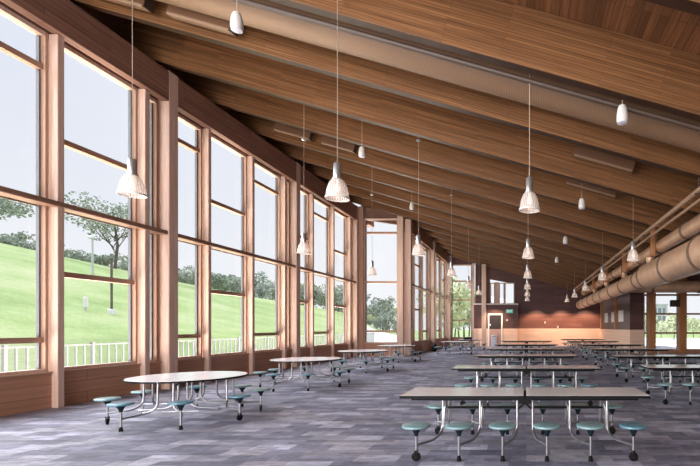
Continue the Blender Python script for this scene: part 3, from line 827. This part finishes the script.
g = MB(); g.add([(-10, 38.6, -0.36), (250, 38.6, -0.36), (250, 330, -0.36), (-10, 330, -0.36)], [(0, 1, 2, 3)]); g.add([(12.3, 27.2, -0.36), (250, 27.2, -0.36), (250, 38.6, -0.36), (12.3, 38.6, -0.36)], [(0, 1, 2, 3)])
g.add([(6.6, 27.3, -0.36), (12.3, 27.3, -0.36), (12.3, 38.6, -0.36), (6.6, 38.6, -0.36)], [(0, 1, 2, 3)])
struct(g.build('ground', M['grass']), 'flat lawn beyond the far end of the building', 'lawn')

struct(MB().box(6.6, 70, 27.3, 78, -0.4, -0.33).build('pavement', M['paving']), 'pale paved yard outside the right windows', 'pavement')

struct(MB().box(-15.2, -10.0, -15, 46, -0.6, -0.27).build('bounce_strip', M['bounce_strip']), 'unseen pale strip added outside the window wall to bounce daylight upward', 'pavement')  # unseen reflector strip, added to send daylight up to the beam undersides

# white guard fence
fc = empty('fence', (-14, 0, 0)); tag(fc, 'white picket guard fence on the grass outside the left windows', 'fence')
y = 7.0; k = 0
zg = lambda yy: hill(-14, yy)
while y < 40:
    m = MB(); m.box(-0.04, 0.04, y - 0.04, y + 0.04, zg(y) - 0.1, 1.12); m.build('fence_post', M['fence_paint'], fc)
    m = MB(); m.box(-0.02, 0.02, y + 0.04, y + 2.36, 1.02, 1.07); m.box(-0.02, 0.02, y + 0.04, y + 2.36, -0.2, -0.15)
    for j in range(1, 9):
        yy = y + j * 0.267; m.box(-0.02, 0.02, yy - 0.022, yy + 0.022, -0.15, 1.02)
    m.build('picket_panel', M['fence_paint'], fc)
    y += 2.4

# trees
def leaf_cluster(m, c, r, n, size, rnd):
    for _ in range(n):
        d = Vector((rnd.gauss(0, 1), rnd.gauss(0, 1), rnd.gauss(0, 1))).normalized() * (rnd.random() ** 0.4)
        p = Vector(c) + Vector((d.x * r[0], d.y * r[1], d.z * r[2]))
        a = Vector((rnd.uniform(-1, 1), rnd.uniform(-1, 1), rnd.uniform(-1, 1))).normalized(); b = a.orthogonal().normalized()
        s = size * rnd.uniform(0.6, 1.3)
        m.add([p - a * s, p + b * s * 0.7, p + a * s, p - b * s * 0.7], [(0, 1, 2, 3)])
def make_tree(seed, h, w, n, size, mat, open_=False):
    rnd = random.Random(seed); r = empty('tree')
    t = MB(); t.tube([(0, 0, -0.5), (0.05 * w, 0, h * 0.35), (-0.03 * w, 0.03, h * 0.85)], 0.035 * h * 0.6, 8, r2=0.01 * h)
    crown = MB()
    nb = 9 if open_ else 6
    for i in range(nb):
        a = 2 * PI * i / nb + rnd.uniform(-.3, .3); z0 = h * rnd.uniform(0.22, 0.55)
        rr = w * rnd.uniform(0.28, 0.46); z1 = h * rnd.uniform(0.55, 0.92)
        e = (rr * math.cos(a), rr * math.sin(a), z1)
        t.tube([(0, 0, z0), (e[0] * 0.5, e[1] * 0.5, z0 + (z1 - z0) * 0.4), e], 0.012 * h * 0.6, 6, r2=0.004 * h)
        leaf_cluster(crown, e, (w * 0.26, w * 0.26, h * 0.15), n // nb, size, rnd)
    if not open_: leaf_cluster(crown, (0, 0, h * 0.58), (w * 0.42, w * 0.42, h * 0.36), n, size, rnd)
    t.build('trunk', M['bark'], r); crown.build('crown', mat, r)
    return r
PROT = [make_tree(1, 10, 8, 420, 0.42, M['leaf']), make_tree(2, 10, 7, 420, 0.42, M['leaf']), make_tree(3, 10, 8, 420, 0.42, M['leaf_yellow'])]
pused = [False] * 3
def tree(i, x, y, z, s, label, group=None):
    if pused[i]: r = copy_tree(PROT[i])
    else: r = PROT[i]; pused[i] = True
    r.location = (x, y, z); r.scale = (s, s, s); r.rotation_euler = (0, 0, random.uniform(0, 6.28)); tag(r, label, 'tree', group)
def ray(px, py, Y):                 # point at depth Y along the sight line of the camera model used for the survey
    return (px - 526.5) / 440 * Y, EYE + (327.3 - py) / 440 * Y
def on_hill(px, py):
    Y = 15.0
    while Y < 200:
        x, z = ray(px, py, Y)
        if z <= hill(x, Y): break
        Y += 0.2
    return x, Y
big_t = make_tree(11, 9, 8.5, 2600, 0.15, M['leaf'], True)
big_t.location = (-52, 55.5, hill(-52, 55.5) - 0.2); tag(big_t, 'tall open-branched tree standing alone on the hilltop in the nearest bay', 'tree')
lt_ = make_tree(12, 7.5, 8, 2200, 0.15, M['leaf'], True)
lt_.location = (-62.5, 50, hill(-62.5, 50) - 0.2); tag(lt_, 'open-branched tree at the left edge of the hilltop', 'tree')
rnd = random.Random(5)
def crest_tree(px, top, X, label, group, kinds=(0, 1)):
    Y = X / ((px - 526.5) / 440); x, z = ray(px, top, Y); b = hill(x, Y) - 0.6
    tree(rnd.choice(kinds), x, Y, b, max(0.12, (z - b) / 9.2), label, group)
def tree_row(px0, px1, topf, place, label, group, kinds, jit):
    px = px0
    while px < px1:
        top = topf(px) + rnd.uniform(0, jit)
        Y = place(px); x, z = ray(px, top, Y); b = hill(x, Y) - 0.6
        s_ = max(0.12, (z - b) / 9.2)
        tree(rnd.choice(kinds), x, Y, b, s_, label, group)
        px += 8.2 * s_ * 440 / Y / max(0.5, abs(math.cos(math.atan((px - 526.5) / 440))))
def at_x(X): return lambda px: X / ((px - 526.5) / 440)
for X, px0, lo in ((-64, 4, 2), (-71, 9, 0)):
    tree_row(px0, 160, lambda p: 233 + 0.2 * p + lo, at_x(X), 'small grey-green tree along the crest of the near hill', 'trees on the near crest', (0, 1), 3)
for X, px0, lo in ((-62, 176, 5), (-70, 182, 2), (-79, 178, 0)):
    tree_row(px0, 358, lambda p: 266 + (p - 176) * 0.12 + lo, at_x(X), 'grey-green tree in the belt along the far hill crest', 'trees on the far crest', (0, 1, 1), 4)
for Y, px0, lo in ((170, 356, 0), (155, 360, 4), (140, 355, 9), (125, 361, 15), (112, 357, 21)):
    tree_row(px0, 404, lambda p: 296 + (p - 360) * 0.18 + lo, lambda p: Y, 'tree in the wooded slope seen through the step window', 'trees of the wooded slope', (0, 0, 1, 2), 3)
g = MB(); nn = 24
for i in range(nn + 1):
    y = 44 + i * 2.0
    for d in (0.255, 0.30, 0.345, 0.39): g.v.append((-d * y, y, hill(-d * y, y) + 0.08))
for i in range(nn):
    for k in range(3): g.f.append((i * 4 + k, i * 4 + k + 1, i * 4 + k + 5, i * 4 + k + 4)); g.sm.append(True)
struct(g.build('path', M['paving']), 'pale paved drive beyond the step window', 'drive')
for k in range(7):
    yy = 56 + 9 * k; xx = yy * (-0.175 + 0.011 * k)
    tree(rnd.choice((0, 2)), xx, yy, -0.4, rnd.uniform(0.55, 0.9), 'pale tree outside the end windows', 'trees outside the end windows')
for k in range(12):
    yy = 60 + 6 * k; xx = yy * (0.26 + 0.015 * ((k * 5) % 12))
    tree(rnd.choice((0, 2, 2)), xx, yy, -0.4, rnd.uniform(0.3, 0.55), 'pale bushy tree outside the right windows', 'trees outside the right windows')
# posts on the hill
for k, (px, py, hp, lab) in enumerate(((92.5, 277, 40, 'thin pale lamp post on the crest of the grass slope'), (85.5, 311, 13, 'short white equipment box on the grass slope'), (111.6, 314, 56, 'dark slim pole with a white base on the grass slope'))):
    x, y = on_hill(px, py); h = hp * y / 440
    r = empty('outside_post', (x, y, hill(x, y))); tag(r, lab, 'post')
    MB().tube([(0, 0, -0.3), (0, 0, h)], 0.035 + 0.0011 * y, 8).build('post_shaft', M['bark'] if k == 2 else M['concrete'], r)
    if k == 2: MB().bbox(-0.16, 0.16, -0.16, 0.16, -0.3, 0.32, 0.04).build('post_base', M['white_metal'], r)
    elif k == 0: MB().bbox(-0.35, 0.2, -0.15, 0.15, h - 0.15, h + 0.1, 0.05).build('post_head', M['white_metal'], r)
    else: MB().bbox(-0.1, 0.1, -0.1, 0.1, 0.2, h + 0.05, 0.03).build('post_head', M['white_metal'], r)
# distant building at the right
r = empty('building', (45.5, 150, -0.4)); tag(r, 'distant grey block building seen through the right window', 'building')
MB().box(-2.6, 2.6, 0, 8, 0, 9.6).build('building_wall', M['concrete'], r)
MB().box(-2.8, 2.8, -0.2, 8.2, 9.6, 10.0).build('building_roof', M['concrete'], r)
for i in range(3):
    for j in range(3):
        MB().box(-2.1 + i * 1.5, -1.1 + i * 1.5, -0.05, 0.05, 1.5 + j * 2.7, 3.2 + j * 2.7).build('window', M['far_window'], r)

# ------------------------------------------------------------------ light
w = bpy.data.worlds.new('sky'); SC.world = w; w.use_nodes = True; nt = w.node_tree
bg = nt.nodes['Background']
tc = N(nt, 'ShaderNodeTexCoord'); sp = N(nt, 'ShaderNodeSeparateXYZ'); nt.links.new(tc.outputs['Generated'], sp.inputs[0])
grad = ramp(nt, sp.outputs[2], [(0.0, (0.90, 0.91, 0.94)), (0.25, (0.83, 0.85, 0.92)), (0.7, (0.74, 0.79, 0.93))])
nz = N(nt, 'ShaderNodeTexNoise', Scale=2.5, Detail=6.0); nt.links.new(tc.outputs['Generated'], nz.inputs['Vector'])
cl = ramp(nt, nz.outputs['Fac'], [(0.35, (0.96, 0.965, 0.98)), (0.65, (1.05, 1.045, 1.03))])
nt.links.new(mixc(nt, 1.0, grad, cl, 'MULTIPLY'), bg.inputs[0]); bg.inputs[1].default_value = 1.1

def area(name, loc, rot, sx, sy, energy, col):
    l = bpy.data.lights.new(name, 'AREA'); l.shape = 'RECTANGLE'; l.size = sx; l.size_y = sy; l.energy = energy; l.color = col
    o = bpy.data.objects.new(name, l); COL.objects.link(o); o.location = loc; o.rotation_euler = rot
    return o
# added fill lamps imitating daylight, before the windowless back and near left walls
area('back_fill', (-6.6, Y0 + 0.1, 3.9), (math.radians(90), 0, 0), 5.6, 7.0, 2100, (0.96, 0.97, 1.0))
area('back_right_fill', (5.0, Y0 + 0.1, 2.8), (math.radians(90), 0, 0), 9, 4, 260, (1.0, 0.95, 0.90))
area('outdoor_uplight_fill', (-11.95, 20.5, -0.2), (math.radians(180), 0, 0), 3.1, 34, 6800, (1.0, 0.90, 0.80))  # unseen lamp added outside below the sill to brighten beam undersides
area('floor_uplight_fill', (-3.0, -2.6, 0.15), (math.radians(160), 0, 0), 12, 5.5, 800, (1.0, 0.93, 0.86))  # lamp added low behind the camera to light the ceiling from below
area('left_fill', (-9.5, -0.6, 4.2), (0, math.radians(-90), 0), 6.5, 10, 1300, (0.90, 0.95, 1.0))  # fill added at the near left, where the wall is solid
sk = bpy.data.lights.new('sky_fill_sun', 'SUN'); sk.energy = 11.0; sk.angle = math.radians(80); sk.color = (0.90, 0.94, 1.0)  # added wide sun lamp that boosts skylight through the left windows
sko = bpy.data.objects.new('sky_fill_sun', sk); COL.objects.link(sko); sko.rotation_euler = (math.radians(0), math.radians(-60), 0)
sun = bpy.data.lights.new('sun', 'SUN'); sun.energy = 1.6; sun.angle = 0.05; sun.color = (1, 0.97, 0.9)
so = bpy.data.objects.new('sun', sun); COL.objects.link(so); so.rotation_euler = (math.radians(8), math.radians(52), 0)

# wall washers over the end wall; the first is added to brighten the door block
for i, x in enumerate((-2.6, 0.9, 3.0, 5.1)):
    l = bpy.data.lights.new('wall_washer_light', 'SPOT'); l.energy = 420; l.color = (1, 0.72, 0.5); l.spot_size = math.radians(95); l.spot_blend = 0.6; l.shadow_soft_size = 0.05
    o = bpy.data.objects.new('wall_washer_light', l); COL.objects.link(o); o.location = (x, 36.4 if i else 35.6, 3.5); o.rotation_euler = (math.radians(30), 0, 0)

# ------------------------------------------------------------------ camera
cam = bpy.data.cameras.new('camera'); co = bpy.data.objects.new('camera', cam); COL.objects.link(co)
co.location = (0, 0, EYE); co.rotation_euler = (math.radians(90), 0, 0)
cam.sensor_width = 36.0; cam.sensor_fit = 'HORIZONTAL'; cam.lens = 440 / 700 * 36
cam.shift_x = (350 - 526.5) / 700; cam.shift_y = (327.3 - 233) / 700
cam.clip_end = 1000
SC.camera = co
SC.view_settings.view_transform = 'Standard'; SC.view_settings.look = 'None'; SC.view_settings.exposure = 0.0
SC.cycles.max_bounces = 8; SC.cycles.diffuse_bounces = 5; SC.cycles.transparent_max_bounces = 24
SC.cycles.use_denoising = True
SC.cycles.sample_clamp_indirect = 6
